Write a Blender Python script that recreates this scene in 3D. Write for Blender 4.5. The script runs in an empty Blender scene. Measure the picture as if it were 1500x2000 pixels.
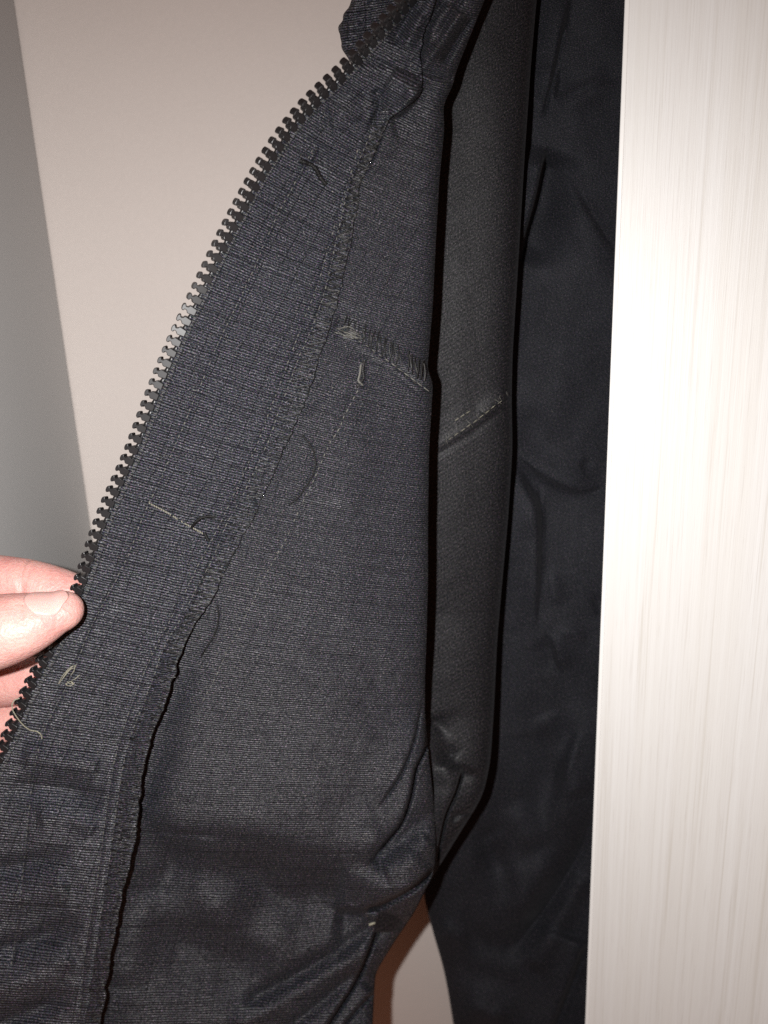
import bpy, math, random
import numpy as np
from mathutils import Vector, Matrix

random.seed(4); rng = np.random.default_rng(7)
scene = bpy.context.scene
COL = scene.collection

# ------------------------------------------------------------------ camera
F = 1550.0                                   # focal length in photo pixels (1500 x 2000)
PITCH, ROLL = math.radians(15.8), math.radians(2.3)
CAM = np.array([0.0, 0.0, 1.40])
fwd = np.array([0, math.cos(PITCH), -math.sin(PITCH)])
up0 = np.array([0, math.sin(PITCH), math.cos(PITCH)])
r0 = np.array([1.0, 0, 0])
right = math.cos(ROLL) * r0 - math.sin(ROLL) * up0
up = math.cos(ROLL) * up0 + math.sin(ROLL) * r0

cd = bpy.data.cameras.new('camera'); cam = bpy.data.objects.new('camera', cd); COL.objects.link(cam)
cam.matrix_world = Matrix(((right[0], up[0], -fwd[0], CAM[0]), (right[1], up[1], -fwd[1], CAM[1]),
                           (right[2], up[2], -fwd[2], CAM[2]), (0, 0, 0, 1)))
cd.sensor_fit = 'VERTICAL'; cd.sensor_height = 36; cd.sensor_width = 27; cd.lens = F / 2000 * 36
cd.clip_start = 0.01; cd.clip_end = 20
cd.dof.use_dof = True; cd.dof.focus_distance = 0.195; cd.dof.aperture_fstop = 13
scene.camera = cam

# ------------------------------------------------------------------ light: phone flash beside the lens, dim warm room
w = bpy.data.worlds.new('World'); scene.world = w; w.use_nodes = True
w.node_tree.nodes['Background'].inputs[0].default_value = (1.0, 0.42, 0.25, 1)
w.node_tree.nodes['Background'].inputs[1].default_value = 0.16
ld = bpy.data.lights.new('phone_flash', 'SPOT'); lo = bpy.data.objects.new('phone_flash', ld); COL.objects.link(lo)
ld.energy = 4.45; ld.shadow_soft_size = 0.0022; ld.color = (1.0, 0.98, 0.96); ld.spot_size = math.radians(180); ld.spot_blend = 1.0
lo.location = CAM + right * (-0.024) + up * 0.006
aim = fwd - up * 0.55 - right * 0.05
lo.rotation_euler = Vector(aim).to_track_quat('-Z', 'Y').to_euler()
scene.view_settings.view_transform = 'Standard'; scene.view_settings.look = 'None'
scene.view_settings.gamma = 1; scene.view_settings.exposure = 0.0
scene.cycles.use_denoising = False

# ------------------------------------------------------------------ helpers
def P(px, py, h):
    """point seen at photo pixel (px, py) at horizontal distance h in front of the camera"""
    px, py, h = np.broadcast_arrays(np.asarray(px, float), np.asarray(py, float), np.asarray(h, float))
    ray = ((px - 750) / F)[..., None] * right + ((1000 - py) / F)[..., None] * up + fwd
    return CAM + ray * (h / ray[..., 1])[..., None]

def mesh_np(name, v, f, mat=None, parent=None, uv=None, smooth=True):
    me = bpy.data.meshes.new(name)
    v = np.asarray(v, np.float32); f = np.asarray(f, np.int32); k = f.shape[1]
    me.vertices.add(len(v)); me.vertices.foreach_set('co', v.ravel())
    me.loops.add(f.size); me.loops.foreach_set('vertex_index', f.ravel())
    me.polygons.add(len(f)); me.polygons.foreach_set('loop_start', np.arange(0, f.size, k, dtype=np.int32))
    me.polygons.foreach_set('use_smooth', np.full(len(f), smooth))
    if uv is not None:
        l = me.uv_layers.new(name='UVMap'); l.data.foreach_set('uv', np.asarray(uv, np.float32)[f.ravel()].ravel())
    me.update(calc_edges=True); me.validate()
    if mat: me.materials.append(mat)
    o = bpy.data.objects.new(name, me); COL.objects.link(o)
    if parent: o.parent = parent
    return o

def grid_faces(nr, nc):
    i = np.arange(nr * nc).reshape(nr, nc)
    return np.stack([i[:-1, :-1], i[1:, :-1], i[1:, 1:], i[:-1, 1:]], -1).reshape(-1, 4)

def box(name, lo_, hi_, mat, parent=None, bevel=0.0):
    x0, y0, z0 = lo_; x1, y1, z1 = hi_
    v = [(x0,y0,z0),(x1,y0,z0),(x1,y1,z0),(x0,y1,z0),(x0,y0,z1),(x1,y0,z1),(x1,y1,z1),(x0,y1,z1)]
    f = [(0,3,2,1),(4,5,6,7),(0,1,5,4),(1,2,6,5),(2,3,7,6),(3,0,4,7)]
    o = mesh_np(name, v, f, mat, parent, smooth=False)
    if bevel:
        m = o.modifiers.new('bevel', 'BEVEL'); m.width = bevel; m.segments = 3
    return o

def tag(o, label=None, cat=None, kind=None, group=None):
    if label: o['label'] = label
    if cat: o['category'] = cat
    if kind: o['kind'] = kind
    if group: o['group'] = group
    return o

def curve_xy(pts, n, smooth=2.0):
    """polyline resampled to n points by arc length, lightly smoothed"""
    p = np.asarray(pts, float); d = np.r_[0, np.cumsum(np.hypot(*np.diff(p[:, :2], axis=0).T))]
    t = np.linspace(0, d[-1], n); q = np.stack([np.interp(t, d, p[:, i]) for i in range(p.shape[1])], 1)
    if smooth > 0:
        k = np.exp(-0.5 * (np.arange(-int(3*smooth), int(3*smooth) + 1) / smooth) ** 2); k /= k.sum(); m = len(k) // 2
        qp = np.concatenate([2*q[:1] - q[1:m+1][::-1], q, 2*q[-1:] - q[-m-1:-1][::-1]]) if n > m + 1 else np.pad(q, ((m, m), (0, 0)), 'edge')
        q = np.stack([np.convolve(qp[:, i], k, 'valid') for i in range(q.shape[1])], 1)
    return q

_lat = rng.standard_normal((256, 256))
def vnoise(x, y):
    x = np.asarray(x, float); y = np.asarray(y, float)
    xi = np.floor(x).astype(int); yi = np.floor(y).astype(int); fx = x - xi; fy = y - yi
    fx = fx*fx*fx*(fx*(fx*6-15)+10); fy = fy*fy*fy*(fy*(fy*6-15)+10)
    g = lambda a, b: _lat[a % 256, b % 256]
    return (g(xi,yi)*(1-fx) + g(xi+1,yi)*fx)*(1-fy) + (g(xi,yi+1)*(1-fx) + g(xi+1,yi+1)*fx)*fy
def fbm(x, y, o=4):
    s = 0; a = 1.0
    for k in range(o): s = s + a*vnoise(x*2**k + 17.3*k, y*2**k + 5.1*k); a *= 0.5
    return s

def seg_dist(px, py, poly):
    """unsigned distance, side sign (+ right of travel, image coords) and position 0..1 along the polyline"""
    poly = np.asarray(poly, float); L = np.r_[0, np.cumsum(np.hypot(*np.diff(poly, axis=0).T))]
    best = np.full(px.shape, 1e9); side = np.zeros(px.shape); pos = np.zeros(px.shape)
    for i in range(len(poly) - 1):
        a, b = poly[i], poly[i+1]; ab = b - a; l2 = (ab**2).sum()
        t = np.clip(((px-a[0])*ab[0] + (py-a[1])*ab[1]) / l2, 0, 1)
        dx = px - a[0] - t*ab[0]; dy = py - a[1] - t*ab[1]; d = np.hypot(dx, dy)
        c = ab[0]*dy - ab[1]*dx; m = d < best
        best = np.where(m, d, best); side = np.where(m, np.sign(c), side); pos = np.where(m, (L[i] + t*math.sqrt(l2))/L[-1], pos)
    return best, side, pos

def crease(px, py, poly, kind, wd, ht, decay=60, taper=0.12):
    poly = curve_xy(poly, max(8, len(poly)*4), 1.2)
    m = (px > poly[:,0].min()-4*max(wd,decay)) & (px < poly[:,0].max()+4*max(wd,decay)) & (py > poly[:,1].min()-4*max(wd,decay)) & (py < poly[:,1].max()+4*max(wd,decay))
    out = np.zeros(px.shape)
    if not m.any(): return out
    d, s, t = seg_dist(px[m], py[m], poly)
    tp = np.clip(t/taper, 0, 1)*np.clip((1-t)/taper, 0, 1) if taper > 0 else 1.0
    if taper > 0: tp = tp*tp*(3-2*tp)
    if kind == 'ridge': o = -ht*np.exp(-(d/wd)**2)*tp
    elif kind == 'valley': o = ht*np.exp(-(d/wd)**2)*tp
    else:   # step: + side (image right/below depending on direction) lies deeper
        o = ht*np.tanh(s*d/wd)*np.exp(-(d/decay)**2)*tp
    out[m] = o
    return out

# ------------------------------------------------------------------ materials
def newmat(name):
    m = bpy.data.materials.new(name); m.use_nodes = True
    nt = m.node_tree; b = nt.nodes['Principled BSDF']
    return m, nt, b
def N(nt, t, **kw):
    n = nt.nodes.new(t)
    for k, v in kw.items():
        if k.startswith('i_'): n.inputs[k[2:].replace('_', ' ')].default_value = v
        else: setattr(n, k, v)
    return n
def math_n(nt, op, a, b=None, c=None):
    n = nt.nodes.new('ShaderNodeMath'); n.operation = op
    for i, x in enumerate((a, b, c)):
        if x is None: continue
        if isinstance(x, (int, float)): n.inputs[i].default_value = x
        else: nt.links.new(x, n.inputs[i])
    return n.outputs[0]
def ramp(nt, fac, stops):
    r = nt.nodes.new('ShaderNodeValToRGB'); e = r.color_ramp.elements
    while len(e) < len(stops): e.new(0.5)
    for k, (p, c) in zip(e, stops): k.position = p; k.color = (*c, 1) if len(c) == 3 else c
    nt.links.new(fac, r.inputs[0]); return r.outputs[0]
def mixc(nt, fac, a, b, mode='MIX'):
    n = nt.nodes.new('ShaderNodeMix'); n.data_type = 'RGBA'; n.blend_type = mode
    for s, x in ((0, fac), (6, a), (7, b)):
        if isinstance(x, (int, float)): n.inputs[s].default_value = x
        elif isinstance(x, tuple): n.inputs[s].default_value = (*x, 1)
        else: nt.links.new(x, n.inputs[s])
    return n.outputs[2]

def fabric(name, base, pitch, rib, spark, tint, rough=0.5, spec=0.45, bump=0.6, slub=0.5, sheen=0.15, grid=0.0, blot=.5):
    """woven cloth; UV is in millimetres, ribs run along U"""
    m, nt, b = newmat(name); L = nt.links.new
    uv = N(nt, 'ShaderNodeUVMap', uv_map='UVMap'); sp = N(nt, 'ShaderNodeSeparateXYZ'); L(uv.outputs[0], sp.inputs[0])
    U, V = sp.outputs[0], sp.outputs[1]
    def noise(su, sv, detail=2.0, rgh=0.5):
        c = N(nt, 'ShaderNodeCombineXYZ'); L(math_n(nt, 'MULTIPLY', U, su), c.inputs[0]); L(math_n(nt, 'MULTIPLY', V, sv), c.inputs[1])
        n = N(nt, 'ShaderNodeTexNoise', noise_dimensions='2D'); n.inputs['Scale'].default_value = 1; n.inputs['Detail'].default_value = detail
        n.inputs['Roughness'].default_value = rgh; L(c.outputs[0], n.inputs['Vector']); return n
    wob = noise(0.16, 0.45, 4, .6)
    ph = math_n(nt, 'MULTIPLY_ADD', V, 2*math.pi/pitch, math_n(nt, 'MULTIPLY', wob.outputs['Fac'], 7.5))
    sn = math_n(nt, 'MULTIPLY_ADD', math_n(nt, 'SINE', ph), 0.5, 0.5)
    grain = noise(1.1, 3.4, 2, .6)                    # short yarn pieces lying in the ribs
    ribm = math_n(nt, 'MULTIPLY', sn, math_n(nt, 'MULTIPLY_ADD', grain.outputs['Fac'], 1.5, 0.25))
    slubn = noise(0.05, 2.3, 2, .5)                   # slub yarns, longer than wide
    fine = noise(2.7, 3.3, 2, .7)                     # single fibres
    big = noise(0.07, 0.06, 5, .65)                   # slight wear and dye variation
    f = math_n(nt, 'MULTIPLY_ADD', ribm, rib, 1 - rib*0.55)
    f = math_n(nt, 'MULTIPLY', f, math_n(nt, 'MULTIPLY_ADD', slubn.outputs['Fac'], slub, 1 - slub*0.5))
    f = math_n(nt, 'MULTIPLY', f, math_n(nt, 'MULTIPLY_ADD', big.outputs['Fac'], blot, 1 - blot*.5))
    sk = N(nt, 'ShaderNodeMapRange'); sk.inputs[1].default_value = 0.63; sk.inputs[2].default_value = 0.85; L(fine.outputs['Fac'], sk.inputs[0])
    f = math_n(nt, 'MULTIPLY', f, math_n(nt, 'MULTIPLY_ADD', fine.outputs['Fac'], 3.0, -0.5))
    f = math_n(nt, 'ADD', f, math_n(nt, 'MULTIPLY', sk.outputs[0], spark))
    def rip(coord, per, wdt):
        d = math_n(nt, 'ABSOLUTE', math_n(nt, 'SUBTRACT', math_n(nt, 'FRACT', math_n(nt, 'DIVIDE', math_n(nt, 'ADD', coord, math_n(nt, 'MULTIPLY', wob.outputs['Fac'], 0.9)), per)), 0.5))
        mr = N(nt, 'ShaderNodeMapRange'); mr.inputs[1].default_value = 0.0; mr.inputs[2].default_value = wdt/per; mr.inputs[3].default_value = 1; mr.inputs[4].default_value = 0
        L(d, mr.inputs[0]); return mr.outputs[0]
    if grid:
        gm = math_n(nt, 'MAXIMUM', rip(U, 4.1, .16), math_n(nt, 'MULTIPLY', rip(V, 4.6, .22), .8))
        f = math_n(nt, 'MULTIPLY', f, math_n(nt, 'SUBTRACT', 1.0, math_n(nt, 'MULTIPLY', gm, grid)))
    f = math_n(nt, 'MAXIMUM', f, 0.05)
    col = mixc(nt, 1.0, mixc(nt, tint, (0.5, 0.5, 0.5), fine.outputs['Color']), (base[0]*2, base[1]*2, base[2]*2), 'MULTIPLY')
    vs = N(nt, 'ShaderNodeVectorMath', operation='SCALE'); L(col, vs.inputs[0]); L(f, vs.inputs['Scale'])
    L(vs.outputs[0], b.inputs['Base Color'])
    b.inputs['Roughness'].default_value = rough
    L(math_n(nt, 'MULTIPLY', math_n(nt, 'MINIMUM', f, 2.0), spec), b.inputs['Specular IOR Level'])
    b.inputs['Sheen Weight'].default_value = sheen; b.inputs['Sheen Roughness'].default_value = 0.4
    b.inputs['Sheen Tint'].default_value = (.75, .78, .85, 1)
    hgt = math_n(nt, 'ADD', math_n(nt, 'MULTIPLY', ribm, rib), math_n(nt, 'MULTIPLY', fine.outputs['Fac'], 0.5))
    bp = N(nt, 'ShaderNodeBump'); bp.inputs['Strength'].default_value = bump; bp.inputs['Distance'].default_value = 0.00022
    L(hgt, bp.inputs['Height']); L(bp.outputs[0], b.inputs['Normal'])
    return m

M_front = fabric('black_ribbed_cotton', (.0160, .0176, .0222), 0.54, 1.05, 7.0, 1.25, rough=.5, spec=.3, bump=0.8, slub=.45, sheen=.02, grid=.45, blot=.25)
M_face = fabric('black_ribbed_facing', (.0222, .0250, .0325), 0.60, 1.4, 5.0, 1.25, rough=.46, spec=.45, bump=0.9, slub=.6, sheen=.02, grid=.75, blot=.25)
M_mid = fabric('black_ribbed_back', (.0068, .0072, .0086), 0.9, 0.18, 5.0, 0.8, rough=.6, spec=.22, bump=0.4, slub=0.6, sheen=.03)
M_outer = fabric('black_outer_twill', (.0118, .0128, .0158), 0.5, 0.45, 4.0, 0.7, rough=0.68, spec=0.09, blot=.8, bump=0.55, slub=0.3, sheen=.03)

def simple(name, col, rough, spec=0.5, sheen=0.0):
    m, nt, b = newmat(name); b.inputs['Base Color'].default_value = (*col, 1); b.inputs['Roughness'].default_value = rough
    b.inputs['Specular IOR Level'].default_value = spec; b.inputs['Sheen Weight'].default_value = sheen
    n = N(nt, 'ShaderNodeTexNoise'); n.inputs['Scale'].default_value = 2500; n.inputs['Detail'].default_value = 2
    tc = N(nt, 'ShaderNodeTexCoord'); nt.links.new(tc.outputs['Object'], n.inputs['Vector'])
    nt.links.new(mixc(nt, n.outputs['Fac'], tuple(c*0.6 for c in col), tuple(c*1.4 for c in col)), b.inputs['Base Color'])
    return m
M_plastic = simple('black_moulded_plastic', (.009, .009, .010), 0.38, 0.5)
M_thread = simple('black_thread', (.013, .013, .013), 0.55, 0.35, 0.0)
M_threadlt = simple('worn_grey_thread', (.075, .074, .062), 0.5, 0.5, 0.2)
M_sew = simple('grey_sewing_thread', (.04, .04, .038), 0.5, 0.5)
M_dark = simple('deep_black_thread', (.003, .003, .003), 0.6, 0.3)
M_khaki = simple('khaki_thread', (.20, .19, .14), 0.6, 0.4, 0.2)

def wallmat(name, col, var=0.05, bump=0.15, rough=0.6, scale=900):
    m, nt, b = newmat(name); L = nt.links.new
    tc = N(nt, 'ShaderNodeTexCoord')
    n1 = N(nt, 'ShaderNodeTexNoise'); n1.inputs['Scale'].default_value = scale; n1.inputs['Detail'].default_value = 3; L(tc.outputs['Object'], n1.inputs['Vector'])
    n2 = N(nt, 'ShaderNodeTexNoise'); n2.inputs['Scale'].default_value = 14; n2.inputs['Detail'].default_value = 4; L(tc.outputs['Object'], n2.inputs['Vector'])
    fac = math_n(nt, 'MULTIPLY_ADD', n1.outputs['Fac'], 0.5, math_n(nt, 'MULTIPLY', n2.outputs['Fac'], 0.5))
    L(mixc(nt, fac, tuple(c*(1-var) for c in col), tuple(c*(1+var) for c in col)), b.inputs['Base Color'])
    b.inputs['Roughness'].default_value = rough; b.inputs['Specular IOR Level'].default_value = 0.3
    bp = N(nt, 'ShaderNodeBump'); bp.inputs['Strength'].default_value = bump; bp.inputs['Distance'].default_value = 0.0003
    L(n1.outputs['Fac'], bp.inputs['Height']); L(bp.outputs[0], b.inputs['Normal'])
    return m
M_wall = wallmat('beige_painted_wall', (.51, .462, .432), 0.07, 0.2)
M_grey = wallmat('grey_laminate', (.40, .402, .398), 0.05, 0.08, 0.5)
M_trim = wallmat('pale_grey_trim', (.44, .455, .45), 0.04, 0.05, 0.5)

def woodmat():
    m, nt, b = newmat('white_washed_wood_grain'); L = nt.links.new
    tc = N(nt, 'ShaderNodeTexCoord'); sp = N(nt, 'ShaderNodeSeparateXYZ'); L(tc.outputs['Object'], sp.inputs[0])
    def st(sx, sz, d, r):
        c = N(nt, 'ShaderNodeCombineXYZ'); L(math_n(nt, 'MULTIPLY', sp.outputs[0], sx), c.inputs[0]); L(math_n(nt, 'MULTIPLY', sp.outputs[2], sz), c.inputs[2])
        L(math_n(nt, 'MULTIPLY', sp.outputs[1], sx), c.inputs[1])
        n = N(nt, 'ShaderNodeTexNoise'); n.inputs['Scale'].default_value = 1; n.inputs['Detail'].default_value = d; n.inputs['Roughness'].default_value = r
        n.inputs['Distortion'].default_value = 0.4
        L(c.outputs[0], n.inputs['Vector']); return n.outputs['Fac']
    streak = st(620, 5, 6, .78); broad = st(140, 2.5, 2, .5); pore = st(3000, 45, 3, .6)
    c1 = ramp(nt, streak, [(0.36, (.485, .475, .445)), (0.44, (.560, .562, .550)), (0.60, (.590, .598, .590))])
    c2 = mixc(nt, ramp(nt, broad, [(0.3, (0, 0, 0)), (0.75, (.55, .55, .55))]), c1, (.535, .53, .50), 'MIX')
    c3 = mixc(nt, ramp(nt, pore, [(0.33, (.35, .35, .35)), (0.42, (0, 0, 0))]), c2, (.43, .41, .385), 'MIX')
    L(c3, b.inputs['Base Color']); b.inputs['Roughness'].default_value = 0.5; b.inputs['Specular IOR Level'].default_value = 0.35
    bp = N(nt, 'ShaderNodeBump'); bp.inputs['Strength'].default_value = 0.35; bp.inputs['Distance'].default_value = 0.0003
    L(math_n(nt, 'ADD', streak, math_n(nt, 'MULTIPLY', pore, 0.6)), bp.inputs['Height']); L(bp.outputs[0], b.inputs['Normal'])
    return m
M_wood = woodmat()

def skinmat():
    m, nt, b = newmat('skin'); L = nt.links.new
    tc = N(nt, 'ShaderNodeTexCoord')
    def nz(s, d): 
        n = N(nt, 'ShaderNodeTexNoise'); n.inputs['Scale'].default_value = s; n.inputs['Detail'].default_value = d; L(tc.outputs['Object'], n.inputs['Vector']); return n.outputs['Fac']
    c = mixc(nt, ramp(nt, nz(110, 4), [(0.3, (0, 0, 0)), (0.7, (1, 1, 1))]), (.60, .34, .30), (.51, .225, .205))
    c = mixc(nt, ramp(nt, nz(900, 3), [(0.4, (0, 0, 0)), (0.75, (.35, .35, .35))]), c, (.66, .43, .38))
    L(c, b.inputs['Base Color'])
    b.inputs['Roughness'].default_value = 0.48; b.inputs['Specular IOR Level'].default_value = 0.4
    b.inputs['Subsurface Weight'].default_value = 0.35; b.inputs['Subsurface Radius'].default_value = (1, .35, .2); b.inputs['Subsurface Scale'].default_value = 0.0022
    v = N(nt, 'ShaderNodeTexVoronoi'); v.inputs['Scale'].default_value = 1500; L(tc.outputs['Object'], v.inputs['Vector'])
    h = math_n(nt, 'ADD', math_n(nt, 'MULTIPLY', v.outputs['Distance'], 0.5), nz(1200, 3))
    bp = N(nt, 'ShaderNodeBump'); bp.inputs['Strength'].default_value = 0.5; bp.inputs['Distance'].default_value = 0.0003
    L(h, bp.inputs['Height']); L(bp.outputs[0], b.inputs['Normal'])
    return m
M_skin = skinmat()
M_nail, _nt, _b = newmat('fingernail')
_n = N(_nt, 'ShaderNodeTexNoise'); _n.inputs['Scale'].default_value = 300
_tc = N(_nt, 'ShaderNodeTexCoord'); _nt.links.new(_tc.outputs['Object'], _n.inputs['Vector'])
_nt.links.new(mixc(_nt, _n.outputs['Fac'], (.58, .33, .30), (.63, .39, .355)), _b.inputs['Base Color'])
_b.inputs['Roughness'].default_value = 0.27; _b.inputs['Subsurface Weight'].default_value = 0.2; _b.inputs['Subsurface Scale'].default_value = 0.001

# ------------------------------------------------------------------ setting
H_WALL = 0.285
corner = P(102, 500, H_WALL)
box('wall', (corner[0] - 0.02, H_WALL, 0.9), (0.6, H_WALL + 0.05, 1.9), M_wall); tag(bpy.data.objects['wall'], kind='structure')
# grey side panel running from the wall towards the camera
side = box('side_panel', (corner[0] - 0.018, 0.2130, 0.9), (corner[0], H_WALL - 0.0005, 1.9), M_grey, bevel=0.0008)
tag(side, 'plain grey upright panel along the left edge, beside the beige wall', 'panel')
# white wood-grain door standing in front of the garment's right side
H_DOOR = 0.204
dx = P(1186, 1000, H_DOOR)[0]
door = box('wardrobe_door', (0, 0, 0), (0.14, 0.018, 1.0), M_wood, bevel=0.0006)
door.location = (dx, H_DOOR, 0.9); door.rotation_euler = (0, 0, math.radians(-16.5))
tag(door, 'white wood-grain door panel with vertical streaks, in front of the black jacket', 'door')

band = box('edge_band', (-0.0006, -0.00012, 0.0), (0.0006, 0.0176, 1.0), wallmat('white_edge_band', (.62, .625, .61), .03, .05, .45), bevel=0.0003); band.parent = door
# ------------------------------------------------------------------ jacket: shape of the cloth in photo coordinates
jacket = bpy.data.objects.new('jacket', None); COL.objects.link(jacket); tag(jacket, 'black zip jacket hanging open, ribbed inside of its front pulled out by a hand', 'jacket')

ZIP = [(900,-130,985,-100),(850,-55,950,-10),(795,10,917,75),(740,70,893,140),(700,120,872,195),(660,160,867,265),(600,215,860,350),
       (550,280,853,430),(510,345,848,510),(447,463,842,610),(400,563,836,705),(363,637,846,770),(333,707,840,850),(300,790,836,925),
       (263,893,834,1020),(217,990,834,1105),(193,1057,833,1165),(163,1150,831,1250),(135,1215,829,1305),(100,1280,828,1360),
       (70,1333,830,1410),(43,1393,834,1455),(20,1450,838,1500),(0,1493,843,1540),(-30,1570,849,1600),(-60,1660,851,1675),
       (-90,1760,815,1775),(-115,1860,762,1860),(-135,1960,729,1955),(-160,2100,722,2090),(-180,2230,715,2200)]
ZP = np.array(ZIP, float)
FOLD1 = [(985,-100),(945,0),(915,75),(889,140),(884,165),(864,205),(867,250),(857,350),(850,475),(844,600),(835,705),(833,723),(845,746),(842,793),(837,877),
         (835,1017),(835,1133),(832,1250),(829,1330),(829,1393),(836,1470),(846,1560),(851,1640),(849,1700),(808,1783),(770,1838),(732,1900),(727,2000),(722,2100),(715,2200)]
EDGE = [(960,-120),(880,-60),(850,0),(828,60),(818,105),(824,150),(816,188),(788,212),(762,226),(748,255),(738,280),(716,325),(701,360),(690,435),(681,490),(667,545),(656,597),(643,640),
        (623,693),(603,763),(568,845),(547,893),(517,963),(483,1027),(453,1083),(430,1130),(417,1165),(390,1203),(367,1240),(350,1280),(333,1337),(310,1400),(289,1456),(273,1525),
        (268,1605),(254,1690),(238,1740),(224,1820),(214,1870),(201,1960),(190,2020),(172,2120),(160,2210)]
LINE_A = [(700,290),(655,435),(637,497),(625,545),(588,640),(565,700),(543,763),(527,800),(507,857),(477,923),(447,987),(413,1057),(387,1103),(357,1167),(327,1220),(290,1293),(267,1350),(243,1417),(225,1477),(213,1550),(203,1620),(190,1720),(170,1830),(160,1920),(150,2060)]
LINE_B = [(724,262),(681,360),(665,435),(652,487),(643,535),(628,590),(610,640),(583,700),(560,763),(545,800),(527,857),(500,913),(477,963),(440,1027),(417,1090),(387,1143),(353,1210),(323,1257),(307,1300),(283,1370),(260,1423),(243,1483),(232,1550),(222,1620),(208,1720),(190,1830),(180,1920),(168,2060)]
LINE_L = [(612,290),(590,333),(547,410),(520,467),(500,517),(477,567),(447,627),(423,677),(400,733),(380,777),(360,827),(343,867),(317,930),(287,990),(270,1033),(250,1087),(217,1150),(190,1200),(170,1240),(150,1297),(130,1340),(110,1377),(90,1417),(77,1457),(67,1500),(58,1573),(47,1680),(38,1780),(20,1900)]
LINE_P = [(700,760),(677,803),(663,837),(647,860),(617,927),(590,983),(560,1050),(533,1097),(513,1133),(493,1177),(467,1230),(440,1280),(417,1330),(390,1380)]

edgec = curve_xy(EDGE, 1200, 5)
edgec[:, 0] += 1.3*vnoise(edgec[:, 1]/18, edgec[:, 1]*0+3) + .7*vnoise(edgec[:, 1]/6, edgec[:, 1]*0+9)
def edge_x(py): return np.interp(py, edgec[:, 1], edgec[:, 0])
CTRL = np.array([(850,-80,.203),(800,0,.200),(930,40,.201),(650,170,.1965),(870,220,.198),(860,500,.1945),(500,350,.1945),(690,450,.1925),(350,690,.1895),(600,700,.1905),(840,800,.1935),
                 (250,930,.1875),(163,1150,.1852),(420,1050,.1872),(650,1050,.1885),(830,1100,.193),(100,1290,.1850),(0,1490,.1852),(300,1350,.1862),(600,1400,.188),(830,1400,.193),
                 (100,1700,.1845),(500,1560,.1875),(840,1650,.196),(300,1750,.1895),(600,1750,.1935),(0,2000,.184),(250,1980,.188),(500,2000,.1925),(720,1950,.1985),(-150,2000,.184),(-180,2230,.184),(700,2230,.2)])
def base_h(px, py):
    num = 0; den = 0
    for x, y, h in CTRL:
        wgt = 1.0 / (((px-x)**2 + (py-y)**2) + 110.0**2)**1.7
        num = num + wgt*h; den = den + wgt
    return num/den

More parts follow.
